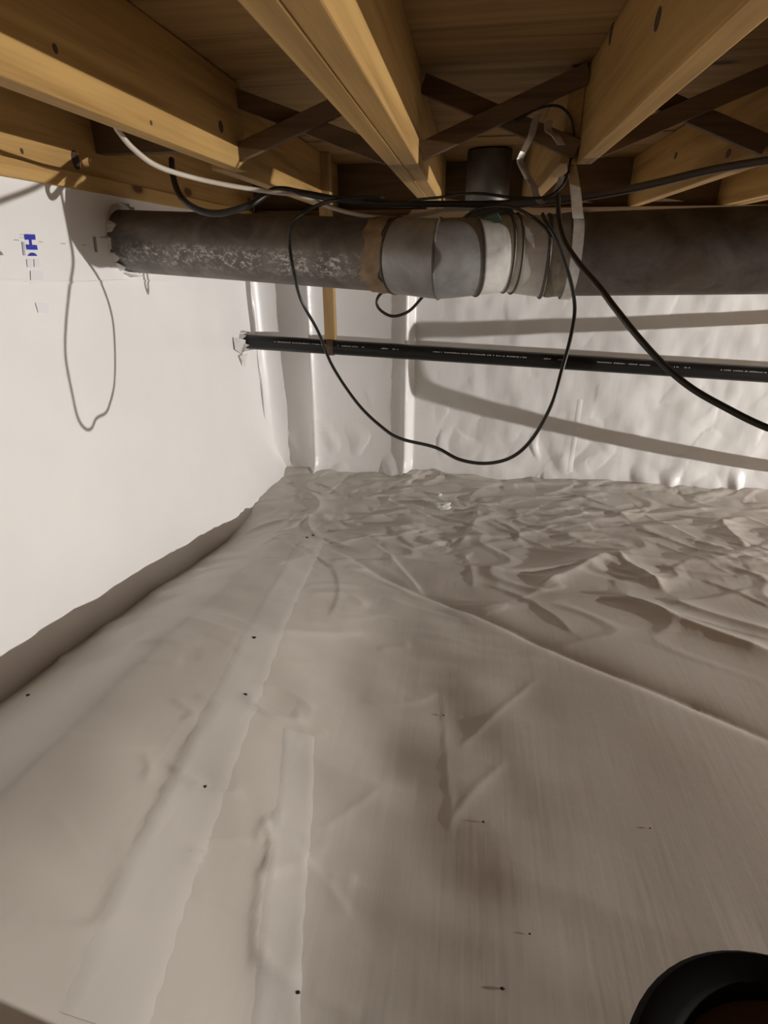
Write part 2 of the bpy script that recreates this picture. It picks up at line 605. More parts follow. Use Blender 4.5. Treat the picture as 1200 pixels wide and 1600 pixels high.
RIDGES = [
    (PX((520, 868), (560, 885), (640, 920), (740, 957), (840, 1003), (940, 1046), (1080, 1102), (1240, 1172)), -0.020, 0.030, 0.011),
    (PX((945, 925), (1000, 943), (1050, 965), (1130, 995), (1240, 1035)), 0.030, 0.04, 0.035),
    (PX((1040, 935), (1110, 960), (1240, 1000)), 0.018, 0.03, 0.03),
    (PX((520, 862), (600, 872), (660, 880), (780, 892), (860, 888), (960, 872)), 0.022, 0.035, 0.014),
    (PX((840, 915), (900, 890), (955, 866)), 0.026, 0.03, 0.03),
    (PX((955, 862), (975, 880), (1010, 900), (1040, 925)), 0.030, 0.045, 0.03),
    (PX((960, 872), (1060, 880), (1240, 884)), 0.022, 0.045, 0.016),
    (PX((640, 728), (690, 745), (760, 757), (880, 758)), 0.020, 0.03, 0.012),
    (PX((870, 757), (960, 762), (1060, 770), (1140, 778)), 0.014, 0.03, 0.008),
    (PX((950, 808), (1040, 803), (1130, 795)), 0.014, 0.03, 0.016),
    (PX((1118, 812), (1140, 835), (1165, 858)), 0.020, 0.04, 0.02),
    (PX((355, 826), (420, 818), (485, 812), (520, 815)), 0.022, 0.03, 0.012),
    (PX((430, 845), (500, 850), (540, 862)), 0.012, 0.02, 0.010),
    (PX((545, 770), (570, 780), (620, 776), (700, 790)), 0.014, 0.02, 0.010),
    (PX((560, 815), (640, 800), (700, 812), (760, 830)), 0.012, 0.02, 0.012),
    (PX((640, 860), (720, 842), (800, 838)), 0.012, 0.03, 0.012),
    (PX((470, 760), (500, 790), (480, 820), (500, 850)), 0.012, 0.02, 0.012),
    (PX((385, 1155), (430, 1170), (485, 1160)), 0.012, 0.022, 0.008),
    (PX((410, 1130), (450, 1125), (500, 1140)), 0.008, 0.018, 0.012),
    (PX((430, 1040), (500, 1020), (570, 1000)), 0.010, 0.03, 0.015),
    (PX((480, 960), (540, 945), (575, 960)), 0.010, 0.03, 0.02),
    (PX((300, 890), (325, 905)), 0.012, 0.02, 0.01),
    (PX((235, 925), (262, 955)), 0.014, 0.025, 0.012),
    (PX((95, 1025), (110, 1075)), 0.014, 0.03, 0.015),
    (PX((200, 1090), (290, 1095), (330, 1090)), 0.005, 0.02, 0.01),
    (PX((255, 1295), (262, 1310), (256, 1340)), 0.006, 0.008, 0.004),
    (PX((440, 1305), (432, 1330)), 0.007, 0.006, 0.004),
    (PX((425, 1320), (412, 1350), (410, 1362)), 0.008, 0.006, 0.004),
    (PX((422, 1330), (428, 1360), (424, 1390), (418, 1408)), 0.010, 0.007, 0.004),
    (PX((410, 1395), (412, 1430), (404, 1480), (402, 1560)), 0.007, 0.020, 0.004),
    (PX((418, 1410), (450, 1385), (488, 1365)), 0.006, 0.010, 0.005),
    (PX((280, 1398), (340, 1385), (400, 1365)), 0.005, 0.008, 0.005),
    (PX((316, 1415), (325, 1408), (335, 1408)), 0.008, 0.006, 0.006),
    (PX((318, 1420), (322, 1430), (330, 1425)), 0.006, 0.006, 0.005),
    (PX((285, 1295), (320, 1312), (335, 1312)), 0.007, 0.010, 0.006),
    (PX((410, 1515), (425, 1540), (465, 1555)), 0.007, 0.010, 0.006),
    (PX((290, 1195), (320, 1210), (305, 1225)), 0.006, 0.014, 0.006),
    (PX((355, 1175), (340, 1210), (310, 1265), (290, 1320), (265, 1390), (235, 1460)), 0.006, 0.030, 0.003),
    (PX((235, 1460), (215, 1510), (190, 1565), (110, 1590), (-20, 1588)), 0.006, 0.03, 0.003),
    (PX((690, 1080), (694, 1140), (696, 1200), (701, 1250), (702, 1300)), 0.002, 0.012, 0.002),
    (PX((700, 1290), (740, 1235), (790, 1190)), 0.0035, 0.010, 0.008),
    (PX((715, 1170), (770, 1120), (840, 1060)), 0.0035, 0.010, 0.008),
    (PX((500, 1315), (540, 1280), (600, 1230)), 0.003, 0.010, 0.008),
    (PX((750, 1360), (900, 1400), (1050, 1460), (1200, 1480)), 0.005, 0.10, 0.08),
    (PX((400, 1180), (500, 1210), (650, 1240)), 0.008, 0.06, 0.06),
]


def floor_h(X, Y):
    X = np.asarray(X, float)
    Y = np.asarray(Y, float)
    shp = X.shape
    X, Y = X.ravel(), Y.ravel()
    h = 0.007 * noise(X * 1.5, Y * 1.5, 52) + 0.004 * noise(X * 3.6, Y * 3.2, 57)
    # fan of soft swells running away from the seam on the near left
    h = h + 0.008 * noise(X * 5 + Y * 2.5, Y * 5 - X * 1.0, 3) * sstep(0.4, 0.0, X) * sstep(2.2, 1.2, Y)
    h = h + 0.0028 * noise(X * 5, Y * 14, 4) * sstep(0.5, 0.0, X)
    # bank along the left wall, rolled over towards the wall
    q = zw(Y)
    near = sstep(2.3, 1.9, Y)
    d = X - XL
    crest = q + 0.085
    up = crest * (1 - sstep(0.34, 0.95, d))
    roll = (0.125 * (1 - np.clip(d / 0.36, 0, 1)) ** 1.5)
    f1, hh = voro(Y * 7, X * 4, 9)
    h = h * sstep(-0.05, 0.3, d) + (up - roll + 0.014 * np.clip(0.5 - f1, 0, 1) * (hh > 0.0) * (1 - sstep(0.1, 0.3, d))) * near
    # crumpled zone in front of the back wall
    back = sstep(1.55, 2.15, Y)
    wx = X + 0.06 * noise(X * 4, Y * 4, 12)
    wy = Y + 0.06 * noise(X * 4, Y * 4, 13)
    lf = 1 - 0.55 * sstep(-0.1, 0.5, X)
    for sc, am, sd in ((3.6, 0.016, 14), (7.5, 0.010, 15)):
        f1, hh = voro(wx * sc, wy * sc * 1.5, sd)
        h = h + back * lf * am * (0.45 - f1) * (0.25 + 0.75 * (hh > 0.0))
    r2 = np.clip(ridged(X * 2.2 + Y * 0.6, Y * 4.4, 18) - 0.75, 0, 1) * 4
    h = h + 0.005 * r2 * sstep(1.2, 1.7, Y) * sstep(-0.7, -0.3, X)
    # sheet lifts slightly as it meets the back wall
    h = h + 0.015 * sstep(YB - 0.16, YB, Y)
    for P, a, wl, wr in RIDGES + CREASES:
        xs = [p[0] for p in P]
        ys = [p[1] for p in P]
        m = 5 * max(wl, wr)
        sel = np.where((X > min(xs) - m) & (X < max(xs) + m) & (Y > min(ys) - m) & (Y < max(ys) + m))[0]
        if len(sel) == 0:
            continue
        dd, sg, tt = polyd(X[sel], Y[sel], P)
        wv = np.where(sg > 0, wl, wr)
        e = np.minimum(1, np.minimum(tt, 1 - tt) * 6 + 0.15)
        h[sel] += 0.6 * a * e * np.exp(-(dd / wv) ** 1.1)
    return h.reshape(shp)


def grid_obj(name, U, V, fn, mat):
    """structured grid; fn(U,V)->x,y,z arrays"""
    uu, vv = np.meshgrid(U, V, indexing='ij')
    x, y, z = fn(uu, vv)
    co = np.stack([x, y, z], -1).reshape(-1, 3)
    nu, nv = len(U), len(V)
    idx = np.arange(nu * nv).reshape(nu, nv)
    q = np.stack([idx[:-1, :-1], idx[1:, :-1], idx[1:, 1:], idx[:-1, 1:]], -1).reshape(-1, 4)
    me = bpy.data.meshes.new(name)
    me.vertices.add(len(co))
    me.vertices.foreach_set('co', co.ravel())
    me.loops.add(len(q) * 4)
    me.loops.foreach_set('vertex_index', q.ravel().astype(np.int32))
    me.polygons.add(len(q))
    me.polygons.foreach_set('loop_start', np.arange(0, len(q) * 4, 4, dtype=np.int32))
    me.polygons.foreach_set('loop_total', np.full(len(q), 4, dtype=np.int32))
    me.update(calc_edges=True)
    me.validate()
    me.shade_smooth()
    me.materials.append(mat)
    o = bpy.data.objects.new(name, me)
    C.objects.link(o)
    return struct(o)


def axis(*segs):
    out = [segs[0][0]]
    for a, b_, st in segs:
        n = max(1, int(round((b_ - a) / st)))
        out += [a + (b_ - a) * (k + 1) / n for k in range(n)]
    return np.array(out)


# ------------------------------------------------------------------ setting: floor, walls, ceiling
floor = grid_obj('floor', axis((XL - 0.02, 1.9, 0.0065), (1.9, XR, 0.06)), axis((YF, -0.1, 0.06), (-0.1, 0.3, 0.02), (0.3, YB, 0.0065)),
                 lambda X, Y: (X, Y, floor_h(X, Y)), M_LINER)
wall_back = grid_obj('wall_back', axis((XL - 0.04, 1.9, 0.007), (1.9, XR, 0.06)), axis((-0.05, 0.35, 0.007), (0.35, ZJ - 0.03, 0.01)),
                     lambda X, Z: (X, wall_back_y(X, Z), Z), M_WALL)
wall_left = grid_obj('wall_left', axis((YF, 0.3, 0.08), (0.3, YB, 0.012)), axis((-0.15, ZJ - 0.03, 0.012)),
                     lambda Y, Z: (wall_left_x(Y, Z), Y, Z), M_WALL)
wall_right = grid_obj('wall_right', axis((YF, YB, 0.2)), axis((-0.05, ZJ - 0.03, 0.1)),
                      lambda Y, Z: (XR + 0.01 * noise(Y * 2, Z * 2, 41), Y, Z), M_BLOCK)
wall_front = grid_obj('wall_front', axis((XL, XR, 0.2)), axis((-0.05, ZJ - 0.03, 0.1)),
                      lambda X, Z: (X, YF + 0.01 * noise(X * 2, Z * 2, 42), Z), M_BLOCK)

mb = MB()
mb.box((XL - 0.2, YF - 0.2, ZS + 0.02), (XR + 0.2, YB + 0.2, ZS + 0.05))
ceiling = struct(mb.build('ceiling', M_BOARD, loc=(0, 0, ZS)))
ys = [YF - 0.15, -2.05, -1.5, -0.95, -0.42, 0.1, 0.65, 1.205, 1.745, 2.29, YB + 0.15]
for i in range(len(ys) - 1):
    mb = MB()
    dz = 0.0015 * (i % 3)
    mb.box((XL - 0.15, ys[i] + 0.0025, ZS + dz), (XR + 0.15, ys[i + 1] - 0.0025, ZS + 0.0185))
    mb.build('board', M_BOARD, ceiling, loc=None)

# sills and rim boards close the top of the walls
mb = MB()
mb.box((XL - 0.16, YF - 0.1, ZJ - 0.038), (XL + 0.012, YB + 0.1, ZJ))
struct(mb.build('trim_1', M_RIM, bevel=0.002))
mb = MB()
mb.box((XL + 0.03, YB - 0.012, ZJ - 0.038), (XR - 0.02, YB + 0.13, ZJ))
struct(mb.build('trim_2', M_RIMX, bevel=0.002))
mb = MB()
mb.box((XR - 0.012, YF - 0.1, ZJ - 0.038), (XR + 0.12, YB + 0.1, ZJ))
struct(mb.build('trim_3', M_RIM))
mb = MB()
mb.box((XL + 0.03, YF - 0.12, ZJ - 0.038), (XR - 0.02, YF + 0.012, ZJ))
struct(mb.build('trim_4', M_RIMX))
mb = MB()
mb.box((XL - 0.04, YF - 0.1, ZJ), (XL, YB + 0.05, ZS))
J = {}
J['rim'] = tag(mb.build('rim_joist', M_RIM, bevel=0.002), 'knotty rim board on the sill above the left wall, with cable shadows', 'joist')
mb = MB()
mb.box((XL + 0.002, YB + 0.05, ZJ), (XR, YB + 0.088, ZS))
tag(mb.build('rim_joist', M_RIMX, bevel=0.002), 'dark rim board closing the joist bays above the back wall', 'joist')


def joist(x0, x1, y0, y1, label, z0=ZJ, parent=None):
    m_ = MB()
    m_.box((x0, y0, z0), (x1, y1, ZS - 0.0005))
    if parent is not None:
        return m_.build('floor_joist', M_JOIST, parent, bevel=0.002)
    return tag(m_.build('floor_joist', M_JOIST, bevel=0.003), label, 'joist', None)


YJ = 1.57                     # where the front joists end and lap the back ones
JF = YF + 0.02
JB = YB + 0.048
J['left'] = joist(-0.631, -0.593, JF, YJ, 'leftmost full joist, tan with a bright lower strip, above the pale cable')
joist(-0.669, -0.631, 1.52, JB, 'short dark back joist lapped behind the leftmost full joist, beside the wooden post')
joist(-0.222, -0.184, JF, JB, 'grey-bottomed left ply of the doubled joist at the top centre, running to the back')
joist(-0.184, -0.146, JF, YJ, 'bright right ply of the doubled joist at the top centre, ending above the duct')
joist(-0.184, -0.148, YJ + 0.012, JB, 'short back ply in line behind the doubled centre joist, bright right side', z0=ZJ + 0.002)
J['knotted'] = joist(0.222, 0.260, JF, YJ, 'right-of-centre joist with two dark knots, ending above the metal hanger strap')
joist(0.184, 0.222, YJ - 0.02, JB, 'back joist lapped left of the knotted joist, behind the bent strap')
J['right'] = joist(0.628, 0.666, JF, JB, 'rightmost joist in view, tan side behind the grey cable')
joist(0.985, 1.023, 1.35, JB, 'short back joist at the right edge, above the brown duct')
x = 1.034
while x < XR - 0.1:
    joist(x, x + 0.038, JF, JB, '', parent=ceiling)
    x += 0.406


def knots(owner, X, spots, sgn):
    for px_, py_, ry, rz in spots:
        c_ = atX(px_, py_, X)
        m2 = MB()
        ring_ = [(c_.x + sgn * 0.0007, c_.y + ry * math.cos(2 * PI * k / 16), c_.z + rz * math.sin(2 * PI * k / 16)) for k in range(16)]
        base_ = [(c_.x - sgn * 0.001, p[1], p[2]) for p in ring_]
        m2.add(ring_ + base_, [tuple(range(16)), tuple(range(31, 15, -1))] + [(k, (k + 1) % 16, 16 + (k + 1) % 16, 16 + k) for k in range(16)])
        m2.build('knot', M_KNOT, owner)


knots(J['knotted'], 0.222, ((1028, 30, 0.013, 0.013), (955, 52, 0.012, 0.018)), -1)
knots(J['left'], -0.593, ((86, 76, 0.005, 0.006), (345, 198, 0.012, 0.012), (236, 192, 0.004, 0.004)), 1)
knots(J['right'], 0.628, ((1056, 243, 0.014, 0.010), (1138, 240, 0.016, 0.010)), -1)
knots(J['rim'], XL, ((118, 250, 0.016, 0.022), (34, 236, 0.005, 0.006)), 1)


def bridging(xa, xb, label, y=1.60):
    t = empty('cross_bridging', ((xa + xb) / 2, y, ZJ), label, 'bridging')
    a = MB()
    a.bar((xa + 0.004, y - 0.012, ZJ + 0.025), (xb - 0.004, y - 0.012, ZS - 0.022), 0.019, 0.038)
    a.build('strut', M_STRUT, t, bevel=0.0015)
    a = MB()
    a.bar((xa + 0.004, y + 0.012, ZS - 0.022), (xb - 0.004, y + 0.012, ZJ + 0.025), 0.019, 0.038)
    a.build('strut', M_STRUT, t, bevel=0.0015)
    return t


m_ = MB()
m_.box((XL + 0.001, 1.62, ZJ + 0.058), (-0.670, 1.658, ZS - 0.001))
tag(m_.build('blocking', M_STRUT, bevel=0.002), 'dark wooden block between the left rim board and leftmost full joist', 'block')
bridging(-0.631 + 0.0, -0.222, 'crossed wooden struts left of the doubled centre joist', y=1.54)
bridging(-0.146, 0.222, 'dark crossed wooden struts between the centre and knotted joists, above the elbow', y=1.53)
bridging(0.260, 0.628, 'crossed wooden struts right of the knotted joist', y=1.54)

# ------------------------------------------------------------------ main duct
D0 = Vector((XL - 0.02, 1.69, atY(185, 377, 1.69).z))
dl = [D0, atY(590, 399, 1.50), atY(622, 401, 1.485), atY(687, 406, 1.430), atY(742, 402, 1.450), atY(793, 397, 1.474), atY(850, 402, 1.482), atY(892, 399, 1.478), atY(1200, 392, 1.455)]
RD = 0.0865
duct = empty('main_duct', (dl[3].x, dl[3].y, dl[3].z - RD), 'round grey metal duct crossing under the joists, with elbow and white bloom', 'duct')


def seg(name, a, b_, ra, rb, mat, n=2, sg=48, wob=0.0):
    m_ = MB()
    pts = [a.lerp(b_, k / (n - 1)) for k in range(n)]
    rr = [ra + (rb - ra) * k / (n - 1) for k in range(n)]
    m_.tube(pts, rr, sg, True, wob)
    return m_.build(name, mat, duct, True)


def mit(i):
    """mitre direction at duct station i"""
    a_ = (dl[i] - dl[i - 1]).normalized()
    b_ = (dl[min(i + 1, len(dl) - 1)] - dl[i]).normalized() if i < len(dl) - 1 else a_
    return (a_ + b_).normalized()


def dseg(name, i, j, ra, rb, mat, ta=True, tb=True):
    m_ = MB()
    n_ = 5
    pts = [dl[i].lerp(dl[j], k / (n_ - 1)) for k in range(n_)]
    m_.tube(pts, [ra + (rb - ra) * k / (n_ - 1) for k in range(n_)], 48, True, 0.0, mit(i) if i else None, mit(j))
    return m_.build(name, mat, duct, True)


seg('duct_pipe', dl[0], dl[2] + (dl[2] - dl[1]) * 0.1, RD * 0.97, RD * 0.97, M_DUCT_L, 10)
dseg('duct_elbow', 2, 3, RD, RD * 1.01, M_GORE)
dseg('duct_elbow', 3, 4, RD * 1.01, RD * 0.985, M_GORE)
dseg('duct_collar', 4, 5, RD * 0.98, RD * 0.97, M_SHINY)
dseg('duct_elbow', 5, 6, RD * 0.97, RD * 1.03, M_SHINY)
far = dl[7] + (dl[8] - dl[7]) * 6.0
dseg('duct_elbow', 6, 7, RD * 1.02, RD * 1.02, M_DUCT_R)
o = seg('duct_pipe', dl[7] - (dl[8] - dl[7]) * 0.03, far, RD * 1.04, RD * 1.04, M_DUCT_R, 12)
o['label'] = 'darker brown stained right run of the duct'


def ring(c, d, r, wdt, mat, name='duct_ring', bulge=0.004):
    d = (d).normalized()
    m_ = MB()
    pts = [c - d * wdt / 2, c - d * wdt / 4, c, c + d * wdt / 4, c + d * wdt / 2]
    m_.tube(pts, [r, r + bulge * 0.8, r + bulge, r + bulge * 0.8, r], 48, True)
    return m_.build(name, mat, duct, True)


# raised lip at the elbow's centre seam and the crimps beside it
ring(dl[2], mit(2), RD, 0.008, M_RING, bulge=0.003)
ring(dl[3], mit(3), RD * 0.945, 0.011, M_RING, bulge=0.0085)
ring(dl[4], mit(4), RD * 0.985, 0.010, M_RING, bulge=0.004)
ring(dl[5].lerp(dl[4], 0.06), mit(5), RD * 0.968, 0.008, M_RING, bulge=0.0045)
ring(dl[5].lerp(dl[6], 0.16), mit(5), RD * 0.985, 0.007, M_RING, bulge=0.0045)
ring(dl[6], mit(6), RD * 1.04, 0.010, M_RING, bulge=0.004)
# screw in the bright collar
m_ = MB()
c = atY(780, 411, dl[5].y - RD - 0.002)
m_.tube([c + Vector((0, 0.008, 0)), c, c + Vector((0, -0.003, 0))], [0.0045, 0.0045, 0.003], 10)
m_.build('screw', M_RING, duct, True)
# tan tape collar left of the elbow, ragged
m_ = MB()
dv = (dl[2] - dl[1]).normalized()
n, sg_ = 6, 64
vs = []
for i in range(n):
    for k in range(sg_):
        a = 2 * PI * k / sg_
        ed = 0.005 * math.sin(a * 5 + 1) + 0.004 * math.sin(a * 11)
        s_ = -0.024 + 0.050 * i / (n - 1) + ed * (1 if i in (0, n - 1) else 0.4)
        r_ = RD * 0.985 + 0.0022 + (0.0016 * math.sin(a * 9 + i * 2.1)) * (0 if i in (0, n - 1) else 1)
        up_ = Vector((0, 0, 1))
        bn = dv.cross(up_).normalized()
        nn = bn.cross(dv).normalized()
        vs.append(dl[1].lerp(dl[2], 0.35) + dv * s_ + (nn * math.cos(a) + bn * math.sin(a)) * r_)
fs = [(i * sg_ + k, i * sg_ + (k + 1) % sg_, (i + 1) * sg_ + (k + 1) % sg_, (i + 1) * sg_ + k) for i in range(n - 1) for k in range(sg_)]
m_.add(vs, fs)
m_.build('tape_collar', M_MASTIC, duct, True)['label'] = 'tan ragged tape around the joint'
# grey tape wrap right of the elbow
m_ = MB()
pts = [dl[6].lerp(dl[7], t) for t in (0.06, 0.2, 0.4, 0.6, 0.8, 1.0)]
m_.tube(pts, [RD * 1.035, RD * 1.045, RD * 1.035, RD * 1.045, RD * 1.05, RD * 1.05], 40, True, 0.012)
m_.build('tape_wrap', M_WRAP, duct, True)['label'] = 'wrinkled grey tape wrap'

# branch to the floor boot behind: horizontal run, elbow up, boot
BX = atY(762, 290, 2.55).x
br = empty('branch_duct', (BX, 2.55, 1.05), 'dark round floor boot and bright elbow behind the main duct', 'duct')
m_ = MB()
zc = 1.095
m_.tube([(BX, 1.56, zc), (BX, 2.40, zc)], 0.072, 32)
m_.build('duct_pipe', M_BOOT, br, True)
m_ = MB()
pts, rr = [], []
for k in range(9):
    a = PI / 2 * k / 8
    pts.append((BX, 2.40 + 0.14 * math.sin(a), zc + 0.14 * (1 - math.cos(a))))
m_.tube(pts, 0.075, 32)
m_.build('duct_elbow', M_SHINY, br, True)
m_ = MB()
m_.tube([(BX, 2.54, zc + 0.14), (BX, 2.54, zc + 0.15), (BX, 2.54, ZS - 0.006)], [0.080, 0.086, 0.086], 36)
m_.build('floor_boot', M_BOOT, br, True)

# hanger strap in front of the right run, nailed to the end of the knotted joist
st = empty('hanger_strap', atY(900, 460, 1.34), 'bright flat metal strap hanging from the knotted joist around the duct', 'strap')
m_ = MB()
P = [atY(893, 240, 1.585), atY(893, 256, 1.583), atY(896, 275, 1.50), atY(900, 305, 1.42), atY(903, 340, 1.365)]
ctr = dl[7].lerp(dl[8], 0.03)
ctr.x = atY(904, 400, 1.34).x
for a in (60, 35, 10, -15, -40, -65, -90, -120, -150, -180):
    a = math.radians(a)
    P.append(Vector((ctr.x + 0.002, ctr.y - math.cos(a) * (RD * 1.04 + 0.0075), ctr.z + math.sin(a) * (RD * 1.04 + 0.0075))))
P = smooth(P, 5)
nP = len(P)
m_.ribbon(P, [Vector((0.0235, 0.012 * max(0.0, 1 - 1.9 * k / nP), 0)) for k in range(nP)], 0.0012)
m_.build('strap_band', M_FOIL, st, True, sharp=60)
m_ = MB()
c = atY(893, 248, 1.577)
m_.tube([c + Vector((0, 0.004, 0)), c + Vector((0, -0.004, 0))], 0.006, 10)
m_.build('nail_head', M_RING, st, True)

# old bent strap tangle in the joist bay
st2 = empty('bent_strap', atY(850, 320, 1.50), 'dull bent metal strap sagging in a loop left of the knotted joist', 'strap')
m_ = MB()
P = [atY(843, 178, 1.50), atY(836, 190, 1.50), atY(830, 212, 1.50), atY(816, 240, 1.50), atY(813, 252, 1.50), atY(822, 272, 1.48), atY(834, 292, 1.47), atY(838, 306, 1.47), atY(850, 318, 1.48), atY(868, 300, 1.50), atY(878, 276, 1.53)]
m_.ribbon(smooth(P, 5), Vector((0.016, 0.014, 0.004)), 0.001)
m_.build('strap_band', M_FOILD, st2, True, sharp=60)
m_ = MB()
P = [atY(858, 188, 1.53), atY(857, 204, 1.52), atY(868, 212, 1.50), atY(877, 226, 1.50)]
m_.ribbon(smooth(P, 5), Vector((0.018, 0.012, 0.002)), 0.001)
m_.build('strap_band', M_FOIL, st2, True, sharp=60)

# ------------------------------------------------------------------ black drain pipe
PA = atX(372, 533, XL - 0.02)
PB = atY(1200, 585.5, 2.50)
pd = (PB - PA)
drain = empty('drain_pipe', (0.1, 2.52, 0.6), 'long black plastic drain pipe running along the back wall', 'pipe')
RP = 0.0325
m_ = MB()
m_.tube([PA, PA.lerp(PB, 0.5), PB, PA + pd * 1.28], RP, 32)
m_.build('pipe_run', M_ABS, drain, True)
m_ = MB()
u = pd.normalized()
tocam = (cam.location - PA.lerp(PB, 0.5))
tocam = (tocam - u * tocam.dot(u)).normalized()
upn = u.cross(tocam).normalized()
if upn.z < 0:
    upn = -upn


def along(xp):
    """distance from PA of the pixel column xp on the pipe"""
    lo_, hi_ = 0.0, 1.2
    for _ in range(30):
        mid = (lo_ + hi_) / 2
        p = PA + pd * mid
        v = cam.matrix_basis.inverted() @ p
        xx = 600 + F * v.x / -v.z
        if xx < xp:
            lo_ = mid
        else:
            hi_ = mid
    return lo_ * pd.length


m_ = None
random.seed(5)
for a, b_ in ((432, 520), (530, 569), (597, 606), (615, 622), (677, 820), (848, 858), (867, 875), (930, 1012), (1048, 1056), (1064, 1072), (1120, 1190)):
    m_ = MB()
    s0, s1 = along(a), along(b_)
    s_ = s0
    while s_ < s1:
        wd = random.choice((0.003, 0.004, 0.002, 0.005))
        if random.random() < 0.86:
            ang = math.radians(14)
            nrm = (tocam * math.cos(ang) + upn * math.sin(ang))
            tn = (upn * math.cos(ang) - tocam * math.sin(ang))
            c = PA + u * s_ + nrm * (RP + 0.0006)
            hh = 0.0026
            k = random.choice((0.4, 0.7, 1.0))
            m_.add([c - tn * hh, c + u * wd - tn * hh, c + u * wd + tn * hh * k, c + tn * hh * k], [(0, 1, 2, 3)])
        s_ += wd + 0.0022
    m_.build('printed_lettering', M_PRINT, drain)['kind'] = 'stuff'

# bent pipe added out of view to cast the two back wall shadow bands
bd = empty('shadow_caster_pipe', (1.6, 2.4, 0.1), 'unseen black pipe added right of the view to cast the back wall shadow bands', 'pipe')


def toward(px_, py_, s_):
    """point on the light path from the lamp to the wall shadow band under pixel (px_, py_)"""
    tgt = atY(px_, py_, YB - 0.005)
    return LAMP + (tgt - LAMP) * s_


m_ = MB()
P = [toward(1560, 775, 0.985), toward(1400, 748, 0.94), toward(1200, 728, 0.89), toward(1000, 692, 0.81), toward(860, 662, 0.755), toward(740, 632, 0.71), toward(660, 607, 0.68), toward(636, 585, 0.668),
     toward(628, 548, 0.662), toward(640, 519, 0.668), toward(740, 515, 0.71), toward(850, 511, 0.755), toward(1000, 505, 0.81), toward(1200, 496, 0.89), toward(1400, 487, 0.95), toward(1560, 480, 0.985)]
m_.tube(smooth(P, 5), 0.025, 16)
m_.build('pipe_run', M_ABS, bd, True)

# wooden hanger post and its rusty strap
post = empty('hanger_post', atY(521, 535, 2.545), 'narrow wooden post hanging from a joist down to the black pipe', 'post')
pt = PA + pd * (along(523) / pd.length)
pa, pb = atY(511, 535, 2.52), atY(533, 535, 2.50)
m_ = MB()
m_.box((pa.x, pt.y - 0.012, pt.z + RP + 0.0005), (pa.x + 0.048, pt.y + 0.03, ZS - 0.001))
m_.build('post_bar', M_POST, post, bevel=0.002)
m_ = MB()
P = []
pc = PA + pd * (along(517) / pd.length)
for a in range(90, 460, 15):
    a = math.radians(a)
    P.append(pc + Vector((0, math.cos(a), math.sin(a))) * (RP + 0.003))
m_.ribbon(P, Vector((0.03, 0, 0)), 0.003)
m_.build('pipe_strap', M_RUST, post, True)

# ------------------------------------------------------------------ cables


def cable(name, pts, r, mat, label, n=8, sg_=10):
    m2 = MB()
    P_ = smooth(pts, n)
    m2.tube(P_, r, sg_)
    o_ = m2.build(name, mat, None, True)
    return tag(o_, label, 'cable')


cable('cable', [atY(178, 193, 1.13), atY(186, 206, 1.14), atY(208, 232, 1.17), atY(245, 259, 1.22), atY(300, 277, 1.30), atY(360, 290, 1.36), atY(425, 300, 1.42), atY(470, 306, 1.46), atY(520, 325, 1.48), atY(568, 337, 1.49), atY(620, 341, 1.50), atY(660, 335, 1.52), atY(700, 328, 1.53), atY(745, 326, 1.53)],
      0.0052, M_CWHITE, 'pale cable sagging from the leftmost joist across to the elbow')
cable('cable', [atY(268, 250, 1.56), atY(271, 278, 1.45), atY(283, 308, 1.37), atY(310, 328, 1.36), atY(345, 333, 1.37), atY(390, 320, 1.40), atY(430, 297, 1.44), atY(475, 302, 1.46), atY(530, 312, 1.47), atY(600, 318, 1.49), atY(700, 319, 1.50), atY(790, 318, 1.50), atY(880, 310, 1.50)],
      0.0075, M_CBLACK, 'thick black cable looping below the rim board then over the duct')
cable('cable', [atY(780, 322, 1.49), atY(880, 312, 1.49), atY(960, 300, 1.50), atY(1030, 285, 1.50), atY(1110, 266, 1.50), atY(1200, 251, 1.50), atY(1300, 240, 1.50)],
      0.0085, M_CGREY, 'thick grey cable crossing under the rightmost joist')
cable('cable', [atY(600, 309, 1.475), atY(560, 309, 1.45), atY(510, 316, 1.42), atY(472, 334, 1.40), atY(455, 352, 1.395), atY(452, 380, 1.40), atY(458, 420, 1.40), atY(470, 468, 1.455), atY(497, 518, 1.47), atY(520, 573, 1.45), atY(560, 632, 1.41), atY(600, 670, 1.36), atY(628, 686, 1.33), atY(680, 699, 1.285), atY(718, 718, 1.255), atY(760, 724, 1.23), atY(800, 714, 1.21), atY(832, 685, 1.205), atY(862, 632, 1.21), atY(878, 578, 1.235), atY(891, 530, 1.265), atY(898, 485, 1.30), atY(893, 445, 1.31), atY(880, 402, 1.315), atY(868, 372, 1.32), atY(855, 350, 1.34), atY(848, 335, 1.42)],
      0.0042, M_CBLACK, 'thin black cable hanging in a big loop below the duct', 8)
cable('cable', [atY(872, 305, 1.46), atY(873, 335, 1.36), atY(882, 375, 1.25), atY(905, 412, 1.12), atY(935, 447, 1.03), atY(963, 484, 0.98), atY(1000, 530, 0.94), atY(1040, 573, 0.92), atY(1080, 606, 0.90), atY(1130, 635, 0.88), atY(1200, 669, 0.85), atY(1330, 715, 0.80), Vector((0.78, 0.55, 0.46)), Vector((0.82, 0.2, 0.36)), Vector((0.88, -0.25, 0.18)), Vector((0.95, -0.55, 0.012)), Vector((1.0, -0.8, 0.012))],
      0.0052, M_CBLACK, 'black cable falling diagonally from the strap to the right edge', 8)
